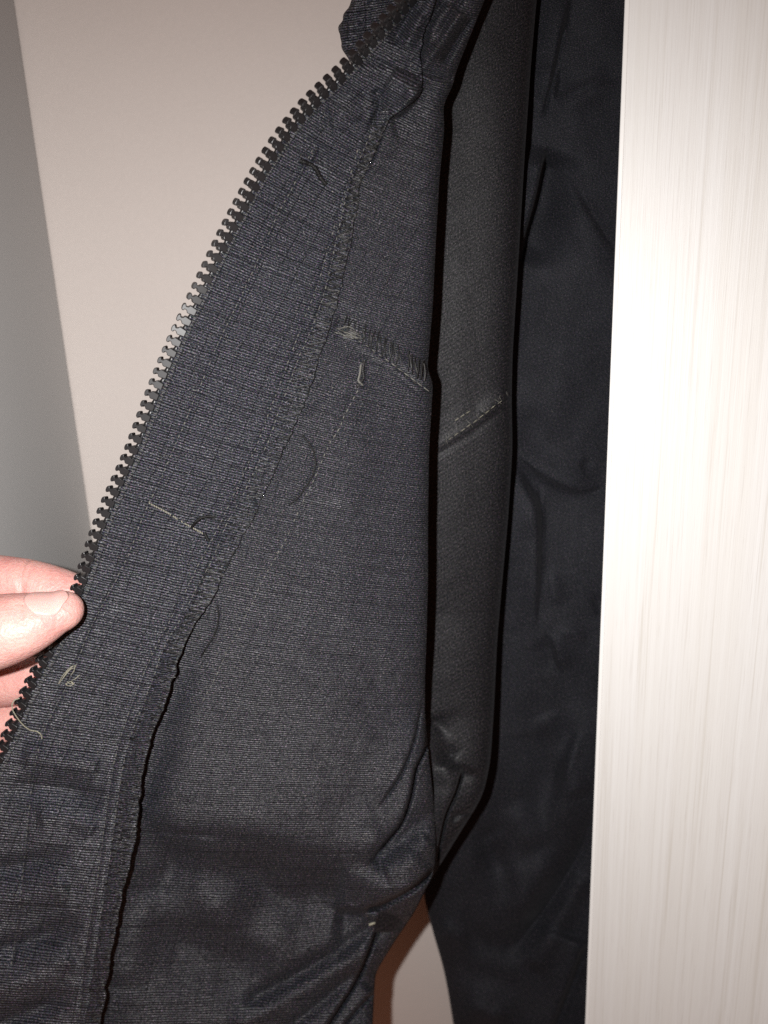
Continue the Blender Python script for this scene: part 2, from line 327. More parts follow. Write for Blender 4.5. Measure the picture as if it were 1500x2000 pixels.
def hF(px, py):
    """inside of the jacket front"""
    px = np.asarray(px, float); py = np.asarray(py, float)
    h = base_h(px, py)
    C = lambda *a, **k: crease(px, py, *a, **k)
    # cross seam of two layers, thick and overlocked
    h = h + C([(650,632),(700,652),(760,690),(845,752)], 'ridge', 17, .0016, taper=.05)
    h = h + C([(655,648),(705,668),(765,712),(846,782)], 'step', 3, .0007, decay=25, taper=.05)*-1
    h = h + C([(700,690),(760,720),(842,790)], 'valley', 5, .0006)
    h = h + C([(705,705),(703,760)], 'ridge', 7, .0008)
    # top: waistband seam, puckers and the bulging corner of the facing
    h = h + C([(700,120),(760,128),(820,140),(885,155)], 'valley', 7, .0011, taper=.03)
    h = h + C([(820,150),(855,163),(880,172)], 'ridge', 9, .0011)
    h = h + C([(880,0),(845,40),(830,90),(822,140)], 'step', 5, .0016, decay=40)
    h = h + C([(905,-10),(870,50),(850,95)], 'valley', 8, .0011)
    h = h + C([(822,150),(815,190),(785,222),(755,232)], 'step', 4, -.0016, decay=35)
    h = h + C([(700,160),(680,200),(700,240)], 'valley', 18, .0009)
    h = h + C([(760,225),(735,300),(712,345)], 'step', 5, .0006, decay=30)
    # soft body of the panel
    h = h + .0006*fbm(px/190, py/240, 2) + .00010*fbm(px/45+3, py/45, 2)
    h = h + C([(480,510),(560,545),(640,580)], 'ridge', 14, .0006)
    h = h + C([(620,770),(700,880),(690,1000)], 'ridge', 60, .0014)
    h = h + C([(590,850),(612,880),(617,905),(605,940),(580,975),(560,990)], 'ridge', 5, .00035)
    h = h + C([(425,1180),(425,1215),(415,1245),(395,1280)], 'ridge', 5, .00035)
    # hollow under the facing edge where it lifts away
    h = h + C([(400,1200),(333,1345),(300,1480),(275,1600),(255,1720),(225,1860),(205,2000),(190,2150)], 'valley', 42, .0028, taper=.2)
    # pocket bag: bottom edge, ripples and the dark bulges below it
    h = h + C([(262,1600),(330,1622),(400,1618),(470,1635),(560,1660),(640,1672),(720,1680),(770,1660)], 'step', 20, .0012, decay=80, taper=.06)
    h = h + C([(285,1465),(330,1450),(400,1440)], 'valley', 10, .0004)
    h = h + C([(300,1560),(345,1540),(385,1560)], 'ridge', 12, .0005)
    h = h + C([(300,1620),(350,1628),(420,1632)], 'valley', 7, .0004)
    h = h + C([(380,1640),(520,1690),(640,1740),(740,1765)], 'valley', 48, .0034, taper=.35)
    h = h + C([(270,1790),(360,1850),(460,1880),(560,1870)], 'valley', 70, .0042, taper=.35)
    h = h + C([(320,1710),(420,1730),(520,1770)], 'ridge', 60, .0026, taper=.4)
    h = h + C([(470,1965),(580,1905),(680,1845),(745,1795)], 'valley', 17, .0024)
    h = h + C([(440,2015),(560,1950),(680,1880),(735,1835)], 'ridge', 22, .0020)
    h = h + C([(540,2025),(620,1965),(700,1895)], 'valley', 13, .0018)
    h = h + C([(747,1775),(734,1826),(700,1913),(643,2000),(600,2070)], 'step', 3.5, -.0034, decay=70, taper=.05)
    h = h + C([(732,1935),(700,1970),(674,2000),(640,2060)], 'step', 3.5, -.0024, decay=50, taper=.08)
    # gathered folds at the bottom of the arm opening
    h = h + C([(826,1365),(812,1440),(786,1510),(752,1562),(735,1580)], 'step', 3.5, -.0012, decay=40, taper=.2)
    h = h + C([(829,1393),(836,1458),(812,1497),(804,1553),(786,1610),(747,1653),(717,1696)], 'step', 3.5, -.0028, decay=60, taper=.15)
    h = h + C([(900,1535),(830,1600),(770,1650),(720,1690)], 'valley', 22, .0026)
    h = h + C([(851,1690),(804,1738),(747,1768),(700,1778),(650,1772)], 'step', 5, -.0040, decay=80, taper=.12)
    h = h + C([(745,1700),(800,1680),(845,1640)], 'ridge', 26, .0022)
    sst = lambda a, b, x: (lambda t: t*t*(3 - 2*t))(np.clip((x - a)/(b - a), 0, 1))
    yy = py - .30*np.clip(px - 330, 0, 420) + 10*vnoise(px/70, py/90)
    inn = sst(-5, 90, px - edge_x(py))*(1 - sst(1900, 2100, py))
    h = h + inn*(.0075*sst(1600, 1690, yy) - .0036*sst(1690, 1790, yy)*(1 - .5*sst(500, 700, px)))
    # sharp, deep fold lines
    h = h + C([(826,1362),(812,1440),(786,1510),(752,1562),(738,1580)], 'valley', 2.8, .0030, taper=.25)
    h = h + C([(829,1393),(836,1458),(812,1497),(804,1553),(786,1610),(747,1653),(717,1696)], 'valley', 3.4, .0055, taper=.2)
    h = h + C([(853,1690),(830,1718),(804,1738),(747,1768),(712,1778)], 'valley', 5, .0065, taper=.12)
    h = h + C([(747,1772),(734,1826),(700,1913),(643,2000),(600,2070)], 'valley', 3.6, .0055, taper=.1)
    h = h + C([(735,1935),(700,1970),(674,2000),(640,2060)], 'valley', 3.0, .0040, taper=.15)
    h = h + C([(470,1648),(560,1662),(640,1667),(700,1666),(742,1655)], 'valley', 3.0, .0003, taper=.3)
    h = h + C([(290,1617),(340,1627),(380,1628),(420,1632)], 'valley', 4, .0004, taper=.4)
    # puckers low on the facing side
    h = h + C([(-20,1560),(70,1535),(150,1545),(215,1590)], 'valley', 26, .0026, taper=.35)
    h = h + C([(40,1470),(120,1490),(200,1500)], 'ridge', 22, .0014)
    h = h + C([(70,1600),(130,1590),(190,1625)], 'ridge', 20, .0012)
    h = h + C([(-60,1700),(30,1695),(110,1672),(150,1665)], 'valley', 20, .0028, taper=.35)
    h = h + C([(-60,1865),(30,1850),(110,1820),(170,1790)], 'valley', 21, .0030, taper=.35)
    h = h + C([(-60,1775),(60,1750),(140,1725)], 'ridge', 28, .0016)
    h = h + C([(-40,1950),(60,1910),(150,1865)], 'ridge', 26, .0016)
    h = h + C([(-40,2010),(60,1980),(150,1930)], 'valley', 21, .0030, taper=.35)
    # gathers at the top corner
    h = h + C([(905,20),(868,70),(838,120)], 'ridge', 11, .0028) + C([(925,30),(890,80),(862,130)], 'valley', 8, .0026)
    h = h + C([(855,-20),(820,40),(790,90)], 'ridge', 15, .0022) + C([(835,-20),(800,30),(765,90)], 'valley', 12, .0018)
    h = h + C([(760,150),(790,170),(812,192)], 'ridge', 20, .0032) + C([(735,170),(745,205),(735,240)], 'valley', 12, .0014)
    h = h + C([(640,230),(690,215),(730,235)], 'ridge', 22, .0012) + C([(610,300),(660,320),(700,300)], 'valley', 20, .0010)
    return h

def edge_lift(py):
    return np.interp(py, [-100, 150, 220, 300, 700, 1120, 1200, 1300, 1450, 1600, 1750, 1900, 2100], [.0008,.0012,.0012,.0004,.0003,.0004,.0016,.0032,.0040,.0048,.0058,.0054,.0048])

NT = 900
Lc = curve_xy(ZP[:, :2], 4*NT, 14); Rr = ZP[:, 2:]
# rows = weft ribs: pair each zip point with a point on the fold edge
dz = np.r_[0, np.cumsum(np.hypot(*np.diff(ZP[:, :2], axis=0).T))]
trow = np.linspace(0, 1, NT)
dl = np.r_[0, np.cumsum(np.hypot(*np.diff(Lc, axis=0).T))]; dl /= dl[-1]
Lrow = np.stack([np.interp(trow, dl, Lc[:, 0]), np.interp(trow, dl, Lc[:, 1])], 1)
Ry = np.interp(trow, dz/dz[-1], ZP[:, 3]); kk = np.exp(-0.5*(np.arange(-30, 31)/11.0)**2); kk /= kk.sum()
Ry = np.convolve(np.r_[2*Ry[0]-Ry[1:31][::-1], Ry, 2*Ry[-1]-Ry[-31:-1][::-1]], kk, 'valid')
fold1 = curve_xy(FOLD1, 900, 4)
Rx = np.interp(Ry, fold1[:, 1], fold1[:, 0])
MM = 0.123                                          # millimetres per photo pixel on the cloth
vmm = trow * dz[-1] * MM * 0.93

def row_px(s, i=slice(None)):
    """photo coordinates at fraction s (rows x cols) along the ribs"""
    L_, R_ = Lrow[i][:, None, :], np.stack([Rx, Ry], 1)[i][:, None, :]
    q = L_ + (R_ - L_)*s[..., None]
    ln = np.hypot(*(R_ - L_).transpose(2, 0, 1))
    q[..., 1] += (0.055*ln)*s*(1-s)*1.6
    return q

# front panel, with its right side rolled back at the fold
ns = 380
s = np.tile(np.linspace(0, 1, ns), (NT, 1)); q = row_px(s); hh = hF(q[..., 0], q[..., 1])
wid = np.hypot(Rx - Lrow[:, 0], Ry - Lrow[:, 1])
# round the last few mm before the fold, then carry the cloth backwards
dpx = (1 - s)*wid[:, None]; hh += .0032*np.exp(-dpx/9.0) + .0018*np.exp(-dpx/35.0)
ext = np.linspace(0, 1, 26)[1:]
ex = Rx[:, None] - 4*ext - 60*ext**2*0.9; ey = Ry[:, None] + 0*ext
eh = hh[:, -1:] + .0005 + .020*ext
ex = np.where(Ry[:, None] > 1380, Rx[:, None] - 25*ext, ex); eh = np.where(Ry[:, None] > 1380, hh[:, -1:] + .007*ext, eh)
allx = np.concatenate([q[..., 0], ex], 1); ally = np.concatenate([q[..., 1], ey], 1); allh = np.concatenate([hh, eh], 1)
umm = np.concatenate([s*wid[:, None]*MM, wid[:, None]*MM + 6*ext*np.ones((NT, 1))], 1)
vv = np.repeat(vmm[:, None], allx.shape[1], 1)
vv[:, :ns] += 160*(hh - base_h(q[..., 0], q[..., 1]))
fp = mesh_np('front_panel', P(allx, ally, allh).reshape(-1, 3), grid_faces(*allx.shape), M_front, jacket, np.stack([umm, vv], -1).reshape(-1, 2))
fp['label'] = 'ribbed black inside of the jacket front'

# zip facing lying over it, free overlocked edge lifting towards the bottom
nz_ = 130
ss = np.linspace(0, 1, 500); sgrid = np.tile(ss, (NT, 1)); qq = row_px(sgrid)
over = (qq[..., 0] - edge_x(qq[..., 1])) > 0
se = ss[np.clip(over.argmax(1), 5, None)]
# refine crossing
for i in range(NT):
    k = max(1, int(over[i].argmax())); a = qq[i, k-1, 0] - edge_x(qq[i, k-1, 1]); b_ = qq[i, k, 0] - edge_x(qq[i, k, 1])
    se[i] = ss[k-1] + (ss[k]-ss[k-1])*(-a/(b_-a+1e-9))
sf = np.linspace(0, 1, nz_)[None, :]*se[:, None]; qz = row_px(sf)
def hZ(px, py, frac=None):
    px = np.asarray(px, float); py = np.asarray(py, float)
    ed = edge_x(py) - px
    prox = np.exp(-np.clip(ed, 0, None)/np.interp(py, [0, 1100, 1400, 2000], [30, 32, 60, 70]))
    base = base_h(px, py); full = hF(px, py)
    fade = np.clip(ed/140, 0, 1)*np.clip((py-1150)/150, 0, 1)
    full = full - crease(px, py, [(400,1200),(333,1345),(300,1480),(275,1600),(255,1720),(225,1860),(205,2000),(190,2150)], 'valley', 42, .0028, taper=.2)
    band = crease(px, py, LINE_B, 'valley', 4, .0004, taper=.02) + crease(px, py, LINE_A, 'valley', 3.5, .00035, taper=.02) + crease(px, py, LINE_L, 'valley', 4, .0004, taper=.02)
    pk = .00022*vnoise(px/14, py/14)*np.exp(-np.clip(ed, 0, None)/30)
    return full - .0005 - edge_lift(py)*prox + band + pk
hz = hZ(qz[..., 0], qz[..., 1])
uz = sf*wid[:, None]*MM
# turned left edge along the zip, folded right edge
edge_fold = np.stack([qz[:, -1, 0] - 3, qz[:, -1, 1]], -1)[:, None, :]
qz2 = np.concatenate([qz, qz[:, -1:] + [1.2, 0], edge_fold, edge_fold - [26, 0]], 1)
hz2 = np.concatenate([hz, hz[:, -1:] + .00035, hz[:, -1:] + .0007, hz[:, -1:] + .0008], 1)
uz2 = np.concatenate([uz, uz[:, -1:] + .3, uz[:, -1:] + .6, uz[:, -1:] + 3], 1)
fac_o = mesh_np('zip_facing', P(qz2[..., 0], qz2[..., 1], hz2).reshape(-1, 3), grid_faces(*hz2.shape), M_face, jacket,
                np.stack([uz2, np.repeat(vmm[:, None], hz2.shape[1], 1) + .17 + 160*(np.concatenate([hz, np.repeat(hz[:, -1:], 3, 1)], 1) - base_h(qz2[..., 0], qz2[..., 1]))], -1).reshape(-1, 2))
fac_o['label'] = 'ribbed facing strip beside the zip with an overlocked edge'

# ------------------------------------------------------------------ tubes and stitches
def tube_geo(pts, rad, n=6):
    p = np.asarray(pts, float); m = len(p); t = np.gradient(p, axis=0); t /= np.linalg.norm(t, axis=1)[:, None] + 1e-12
    a = np.cross(t, fwd); a /= np.linalg.norm(a, axis=1)[:, None] + 1e-12; b = np.cross(t, a)
    rad = np.broadcast_to(np.asarray(rad, float), (m,))
    an = np.linspace(0, 2*np.pi, n, endpoint=False)
    v = p[:, None, :] + rad[:, None, None]*(np.cos(an)[None, :, None]*a[:, None, :] + np.sin(an)[None, :, None]*b[:, None, :])
    i = np.arange(m*n).reshape(m, n); j = np.roll(i, -1, 1)
    f = np.stack([i[:-1], j[:-1], j[1:], i[1:]], -1).reshape(-1, 4)
    return v.reshape(-1, 3), f
class Geo:
    def __init__(s): s.v = []; s.f = []; s.n = 0
    def add(s, v, f): s.v.append(v); s.f.append(f + s.n); s.n += len(v)
    def build(s, name, mat, parent): return mesh_np(name, np.concatenate(s.v), np.concatenate(s.f), mat, parent)

def stitches(name, line, surf, mat, parent, pitch=15, fill=.78, rad=.00014, jit=.6, off=.00016, y0=-1e9, y1=1e9):
    c = curve_xy(line, 1500, 8); d = np.r_[0, np.cumsum(np.hypot(*np.diff(c, axis=0).T))]
    g = Geo(); k = 0
    while k*pitch < d[-1] - pitch:
        t = np.linspace(k*pitch, k*pitch + pitch*fill, 5); k += 1
        x = np.interp(t, d, c[:, 0]) + jit*rng.standard_normal()*.6; y = np.interp(t, d, c[:, 1])
        if y[0] < y0 or y[-1] > y1 or rng.random() < .06: continue
        lift = off*np.array([-1.2, .6, 1, .6, -1.2])
        v, f = tube_geo(P(x, y, surf(x, y) - lift), rad*np.array([.5, 1, 1.05, 1, .5])*(1 + .15*rng.standard_normal()), 5); g.add(v, f)
    return tag(g.build(name, mat, parent), kind='stuff')

stitches('topstitching', LINE_L, hZ, M_threadlt, fac_o, pitch=14, rad=.00013)
stitches('topstitching', LINE_A, hZ, M_threadlt, fac_o, pitch=14, rad=.00013)
stitches('topstitching', LINE_B, hZ, M_threadlt, fac_o, pitch=14, rad=.00013)
stitches('pocket_topstitching', LINE_P, hF, M_threadlt, fp, pitch=14, rad=.00012)

# overlock: threads swinging between line B and the free edge
def overlock(y0, y1, pitch, rad, mat, dens=1.0, ph=0.0, jitter=2.0):
    Bc = curve_xy(LINE_B, 900, 6); g = Geo(); y = y0; k = 0; pts = []
    while y < y1:
        xb = np.interp(y, Bc[:, 1], Bc[:, 0]); xe = edge_x(y + pitch*.3)
        pts.append((xb + jitter*rng.standard_normal(), y + ph)); pts.append((xe + .5, y + pitch*(.45 + .15*rng.standard_normal()) + ph)); y += pitch*(1 + .12*rng.standard_normal())
    c = np.array(pts); n = len(c)*6; t = np.linspace(0, len(c)-1, n); x = np.interp(t, np.arange(len(c)), c[:, 0]); yy = np.interp(t, np.arange(len(c)), c[:, 1])
    x += 1.0*vnoise(t*1.7, t*0 + ph)
    return tube_geo(P(x, yy, hZ(x, yy) - .00018 - .00008*vnoise(t*3, t*0)), rad, 5)
def ol(y0, y1, pitch, rad, mat, **k):
    g = Geo(); g.add(*overlock(y0, y1, pitch, rad, None, **k)); tag(g.build('overlock_stitching', mat, fac_o), kind='stuff')
ol(245, 600, 15, .00020, M_dark, jitter=1.2); ol(250, 600, 15, .00009, M_sew, ph=6)
ol(590, 1120, 19, .00007, M_sew, jitter=6); ol(590, 1120, 12, .00011, M_dark, ph=4, jitter=4)
ol(1110, 2080, 17, .00015, M_dark, jitter=2); ol(1110, 2080, 14, .00010, M_sew, ph=5, jitter=3)
# looped thread running along the very edge
ye = np.arange(225, 2120, 3.0); xe = edge_x(ye) + 1.0*np.sin(ye/2.2)
v, f = tube_geo(P(xe, ye, hZ(xe, ye) + .00005), .00022 + .00006*np.sin(ye/1.7), 6)
mesh_np('edge_thread', v, f, M_thread, fac_o)

# cross seam rungs
def seam_rungs(a, b, n, mat, rad, surf, nm, parent, jit=3):
    a = curve_xy(a, n, 1.5); b = curve_xy(b, n, 1.5); g = Geo()
    for i in range(n):
        if rng.random() < .1: continue
        e = rng.standard_normal(4)*jit; t = np.linspace(0, 1, 6)
        x = a[i, 0]*(1-t) + b[i, 0]*t + e[0]*(1-t) + e[1]*t + 2*np.sin(t*3)*e[2]/3; y = a[i, 1]*(1-t) + b[i, 1]*t + e[3]*.4
        g.add(*tube_geo(P(x, y, surf(x, y) - .0002*np.sin(np.pi*t)), rad*(1+.2*e[0]/jit), 5))
    return tag(g.build(nm, mat, parent), kind='stuff')
seam_rungs([(668,612),(720,638),(770,668),(824,705)], [(658,648),(706,668),(760,706),(828,742)], 24, M_dark, .00016, hF, 'seam_overlock', fp)
seam_rungs([(668,618),(720,645),(770,675),(824,710)], [(670,650),(718,674),(768,710),(828,744)], 13, M_sew, .00008, hF, 'seam_overlock', fp)
stitches('seam_stitching', [(652,648),(705,668),(765,710),(843,768)], hF, M_threadlt, fp, pitch=16, rad=.00013)

def thread(name, pts, surf, rad, mat, parent, lift=.0003, smooth=2, n=60, twist=.25):
    c = curve_xy(pts, n, smooth); t = np.arange(n)
    lf = np.interp(t/(n-1), np.linspace(0, 1, len(lift)), lift) if isinstance(lift, (list, tuple)) else lift
    v, f = tube_geo(P(c[:, 0], c[:, 1], surf(c[:, 0], c[:, 1]) - lf), rad*(1 + twist*np.sin(t*2.1)), 6)
    return mesh_np(name, v, f, mat, parent)
# satin bar tack in pale thread with black thread ends
g = Geo(); bt = curve_xy([(292,983),(325,1000),(360,1022),(402,1045)], 34, 2)
for i, (x, y) in enumerate(bt):
    dx_, dy_ = 2.2 + rng.random(), 5.0 + rng.random()*2
    xx = np.array([x - dx_*.4, x, x + dx_*.4]); yy = np.array([y - dy_*.5, y, y + dy_*.5])
    if rng.random() < .12: continue
    g.add(*tube_geo(P(xx, yy, hZ(xx, yy) - np.array([0, .00022, 0])), .00011, 5))
tag(g.build('bar_tack', M_khaki, fac_o), kind='stuff')
thread('loose_thread', [(374,1031),(382,1019),(393,1011),(408,1008),(421,1010)], hZ, .00034, M_dark, fac_o, [.0002, .0012, .0014, .0008, .0002])
thread('loose_thread', [(399,1040),(403,1049),(407,1056)], hZ, .00042, M_dark, fac_o, .0004, n=20)
thread('loose_thread', [(587,314),(598,318),(609,322),(619,332),(624,345),(630,352),(637,361)], hZ, .00046, M_dark, fac_o, [.0001, .0009, .0006, .001, .0003], n=50, twist=.35)
# pale tangle and loop near the fingers
for base_pts in ([(112,1335),(121,1322),(131,1309),(140,1302),(148,1299)], [(116,1336),(126,1321),(137,1308),(147,1303)], [(120,1327),(130,1313),(144,1300)], [(148,1300),(145,1310),(138,1320)],
                 [(127,1333),(133,1338),(141,1339),(146,1333)], [(131,1330),(136,1337),(144,1336),(139,1330)], [(129,1336),(137,1332),(144,1338)], [(140,1329),(148,1326),(156,1318)]):
    tang = np.array(base_pts, float) + rng.normal(0, .8, (len(base_pts), 2))
    thread('thread_tangle', tang, hZ, .00009, M_khaki, fac_o, [.0001, .0005 + .0003*rng.random(), .0004, .0001], 1.6, 40)
thread('loose_thread', [(38,1364),(28,1367),(23,1376),(25,1388),(31,1398),(38,1408),(48,1419),(60,1427),(72,1428),(80,1434),(82,1443)], hZ, .00015, M_khaki, fac_o, [.0022, .003, .0028, .0024, .0018, .0005, .0003], 1.5, 90)
# little tail below the cross seam, corded thread ends on the panel
thread('loose_thread', [(712,703),(708,722),(711,738),(703,748),(697,756)], hF, .00028, M_thread, fp, .0004, n=40, twist=.35)
thread('loose_thread', [(705,712),(703,730),(699,744),(708,752)], hF, .00022, M_threadlt, fp, .0004, n=40, twist=.35)
thread('loose_thread', [(590,850),(602,864),(612,880),(617,905),(612,925),(600,947),(582,972),(565,986)], hF, .00021, M_dark, fp, .0003, n=120, twist=.5)
thread('loose_thread', [(424,1182),(427,1200),(425,1222),(416,1245),(405,1262),(393,1282)], hF, .00021, M_dark, fp, .0003, n=100, twist=.5)
g = Geo()
for k in range(16):                                     # broken thread ends at the start of the cross seam
    x0, y0 = 655 + 32*rng.random(), 636 + 22*rng.random(); a = rng.normal(.30, .22); l = 10 + 16*rng.random()
    t = np.linspace(0, 1, 5); x = x0 + l*t*math.cos(a); y = y0 + l*t*math.sin(a) + 3*t*t*rng.standard_normal()
    g.add(*tube_geo(P(x, y, hF(x, y) - .0011 - .0006*rng.random()*np.sin(np.pi*t)), .00006, 5))
tag(g.build('frayed_thread_ends', M_threadlt, fp), kind='stuff')

# ------------------------------------------------------------------ zip
zipper = bpy.data.objects.new('zipper', None); COL.objects.link(zipper); zipper.parent = jacket
zipper['label'] = 'black plastic zip with moulded teeth'
zc = curve_xy(ZP[:-3, :2], 3000, 40); zd = np.r_[0, np.cumsum(np.hypot(*np.diff(zc, axis=0).T))]
zh = hZ(zc[:, 0] + 3, zc[:, 1]); zh = np.convolve(np.pad(zh, 60, 'edge'), np.ones(121)/121, 'valid')
zp = P(zc[:, 0], zc[:, 1], zh + .0004)
cordr = .00062*(1 + .12*np.sin(zd*2*np.pi/7.5))
mesh_np('zip_cord', *tube_geo(zp[::3], cordr[::3], 10), M_plastic, zipper)
# tape: narrow woven ribbon tucked under the facing
tape_x = zc[:, 0:1] + np.linspace(0, 60, 6)[None]; tape_y = zc[:, 1:2] + np.linspace(0, 22, 6)[None]
tp = P(tape_x, tape_y, np.repeat((zh + .0009)[:, None], 6, 1) + np.linspace(0, .002, 6)[None])[::8]
mesh_np('zip_tape', tp.reshape(-1, 3), grid_faces(tp.shape[0], 6), M_face, zipper, np.stack(np.meshgrid(np.linspace(0, 7, 6), zd[::8]*MM), -1).reshape(-1, 2))

def tooth_mesh():
    pt = 0.00277
    half = [(-.28,.26),(.10,.31),(.44,.35),(.57,.30),(.66,.18),(.78,.135),(.88,.15),(.93,.25),(1.02,.30),(1.13,.285),(1.22,.20),(1.26,.08)]
    out = [(x, y) for x, y in half] + [(x, -y) for x, y in half[::-1]]
    out = np.array(out)*pt*np.array([.80, 1.0]); c = out.mean(0); n = len(out)
    def inset(k):
        nx = np.roll(out, -1, 0) - np.roll(out, 1, 0); nn = np.stack([nx[:, 1], -nx[:, 0]], 1); nn /= np.linalg.norm(nn, axis=1)[:, None]
        s_ = np.sign(((out - c)*nn).sum(1).mean()); return out - s_*nn*k
    T = .00110; b = .00016
    rings = [(inset(b), -T), (inset(b*.3), -T + b*.35), (inset(0), -T + b), (inset(0), T - b), (inset(b*.3), T - b*.35), (inset(b), T)]
    v = np.concatenate([np.c_[r, np.full(n, z)] for r, z in rings]); f = []
    for k in range(len(rings)-1):
        for i in range(n): f.append((k*n+i, k*n+(i+1) % n, (k+1)*n+(i+1) % n, (k+1)*n+i))
    h = n//2
    for base in (0, (len(rings)-1)*n):
        for i in range(h-1):
            quad = (base+i, base+i+1, base+n-2-i, base+n-1-i); f.append(quad if base else quad[::-1])
    me = bpy.data.meshes.new('zipper_tooth'); me.from_pydata(v.tolist(), [], f); me.update(); me.materials.append(M_plastic)
    bmn = me
    for p in me.polygons: p.use_smooth = False
    return me
import bmesh
tm = tooth_mesh(); bm = bmesh.new(); bm.from_mesh(tm); bmesh.ops.recalc_face_normals(bm, faces=bm.faces); bm.to_mesh(tm); bm.free()
pitch_px = 22.6; nteeth = int(zd[-1]/pitch_px)
for k in range(nteeth):
    dd = (k + .3)*pitch_px; x = np.interp(dd, zd, zc[:, 0]); y = np.interp(dd, zd, zc[:, 1])
    if y > 1640: break
    p0 = np.array([np.interp(dd, zd, zp[:, i]) for i in range(3)])
    pa = np.array([np.interp(dd + 8, zd, zp[:, i]) for i in range(3)]); pb = np.array([np.interp(dd - 8, zd, zp[:, i]) for i in range(3)])
    al = pa - pb; al /= np.linalg.norm(al)
    view = CAM - p0; nrm = view - al*(view @ al); nrm /= np.linalg.norm(nrm)
    outd = np.cross(al, nrm); outd *= -1 if outd @ right > 0 else 1
    tw = np.interp(y, [-100, 60, 200, 330, 450, 560, 620, 660, 700, 800, 1000, 1200, 1500], [46, 42, 34, 26, 19, 11, 2, -4, -10, -16, -21, -21, -18]) + rng.normal(0, 1.6)
    tw = math.radians(tw); o2 = outd*math.cos(tw) + nrm*math.sin(tw); n2 = -outd*math.sin(tw) + nrm*math.cos(tw); a2 = np.cross(n2, o2)
    o = bpy.data.objects.new('zipper_tooth', tm); COL.objects.link(o); o.parent = zipper
    p0 = p0 + nrm*.0002
    o.matrix_world = Matrix(((o2[0], a2[0], n2[0], p0[0]), (o2[1], a2[1], n2[1], p0[1]), (o2[2], a2[2], n2[2], p0[2]), (0, 0, 0, 1)))
# white-flecked sewing along the zip
g = Geo()
for k in range(int(zd[-1]/7.5)):
    dd = k*7.5; x = np.interp(dd, zd, zc[:, 0]); y = np.interp(dd, zd, zc[:, 1])
    if y > 1700: break
    t = np.linspace(0, 1, 4); xx = x + 5 + 6*t; yy = y + 1 + 3*t
    g.add(*tube_geo(P(xx, yy, hZ(xx, yy) - .0002*np.sin(np.pi*(t*.8+.1))), .00019, 5))
tag(g.build('zip_sewing', M_sew, zipper), kind='stuff')

# ------------------------------------------------------------------ back of the jacket, seen behind the front
FOLD2 = [(1065,-150),(1047,0),(1036,125),(1024,300),(1015,450),(1009,550),(1000,690),(998,783),(1000,877),(991,1017),(978,1157),(970,1250),(964,1380),(957,1488),(943,1553),(923,1586),(900,1622),(872,1668),(848,1706),(815,1760),(780,1820)]
def hM(px, py):
    C = lambda *a, **k: crease(px, py, *a, **k)
    h = np.interp(py, [-150, 0, 700, 1200, 1400, 1550, 1700, 1820], [.222, .221, .219, .218, .213, .206, .203, .204]) + 0*px
    h = h + .0004*fbm(px/150+9, py/420, 2) + .00003*fbm(px/30, py/30, 2)
    h = h + C([(855,872),(925,825),(995,770)], 'ridge', 9, .0003, taper=.02) + C([(850,890),(925,845),(1000,785)], 'valley', 5, .0003, taper=.02)
    h = h + C([(990,770),(960,790),(940,812)], 'ridge', 14, .0008)
    h = h + C([(838,1400),(858,1455),(880,1490)], 'valley', 20, .0022) + C([(842,1390),(872,1480),(893,1540)], 'step', 10, -.0012, decay=50, taper=.25)
    h = h + C([(905,1490),(893,1540),(870,1590),(858,1650),(850,1700)], 'step', 3.5, -.0030, decay=45, taper=.1)
    h = h + C([(925,1586),(900,1590),(880,1600)], 'valley', 6, .0016)
    h = h + C([(870,1420),(800,1520),(740,1600)], 'ridge', 30, .0016)
    h = h + C([(905,1495),(893,1545),(870,1592),(858,1650),(850,1700)], 'valley', 3.4, .0050, taper=.15)
    return h
f2 = curve_xy(FOLD2, 420, 4); nm = 110
xl = np.interp(f2[:, 1], [-150, 0, 300, 1300, 1500, 1700, 1850], [900, 880, 800, 780, 745, 720, 700])
sm = np.linspace(0, 1, nm)[None]; mx = xl[:, None] + (f2[:, :1] - xl[:, None])*sm; my = np.repeat(f2[:, 1:], nm, 1); mh = hM(mx, my)
dpx = f2[:, :1] - mx; mh += .0030*np.exp(-dpx/8.0) + .0050*np.exp(-dpx/38.0)
e = np.linspace(0, 1, 16)[1:][None]; mx = np.concatenate([mx, f2[:, :1] - 3*e - 60*e**2], 1); my = np.concatenate([my, np.repeat(f2[:, 1:], 15, 1)], 1)
mh = np.concatenate([mh, mh[:, -1:] + .0005 + np.interp(f2[:, 1:], [-150, 1400, 1650], [.016, .016, .008])*e], 1)
um = (mx - 800)*MM; vm = (my + 0.62*(mx - 800))*MM*0.85
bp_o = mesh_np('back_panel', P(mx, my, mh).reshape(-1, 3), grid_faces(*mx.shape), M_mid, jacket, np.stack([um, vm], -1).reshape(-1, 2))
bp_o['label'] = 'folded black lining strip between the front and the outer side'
stitches('seam_stitching', [(862,868),(925,825),(993,772)], hM, M_khaki, bp_o, pitch=15, rad=.00007, fill=.7)
stitches('seam_stitching', [(888,822),(925,798)], hM, M_khaki, bp_o, pitch=13, rad=.00008, fill=.8)
seam_rungs([(866,850),(900,826),(930,806),(985,765)], [(872,866),(910,840),(940,818),(992,772)], 12, M_threadlt, .00005, hM, 'seam_overlock', bp_o, jit=4)
mesh_np('loose_thread', *tube_geo(P(np.array([722,730,738,748]), np.array([1806,1803,1800,1796]), hF(np.array([722.,730,738,748]), np.array([1806.,1803,1800,1796])) - .0006), np.array([.0004,.0003,.0002,.0002]), 6), M_khaki, fp)

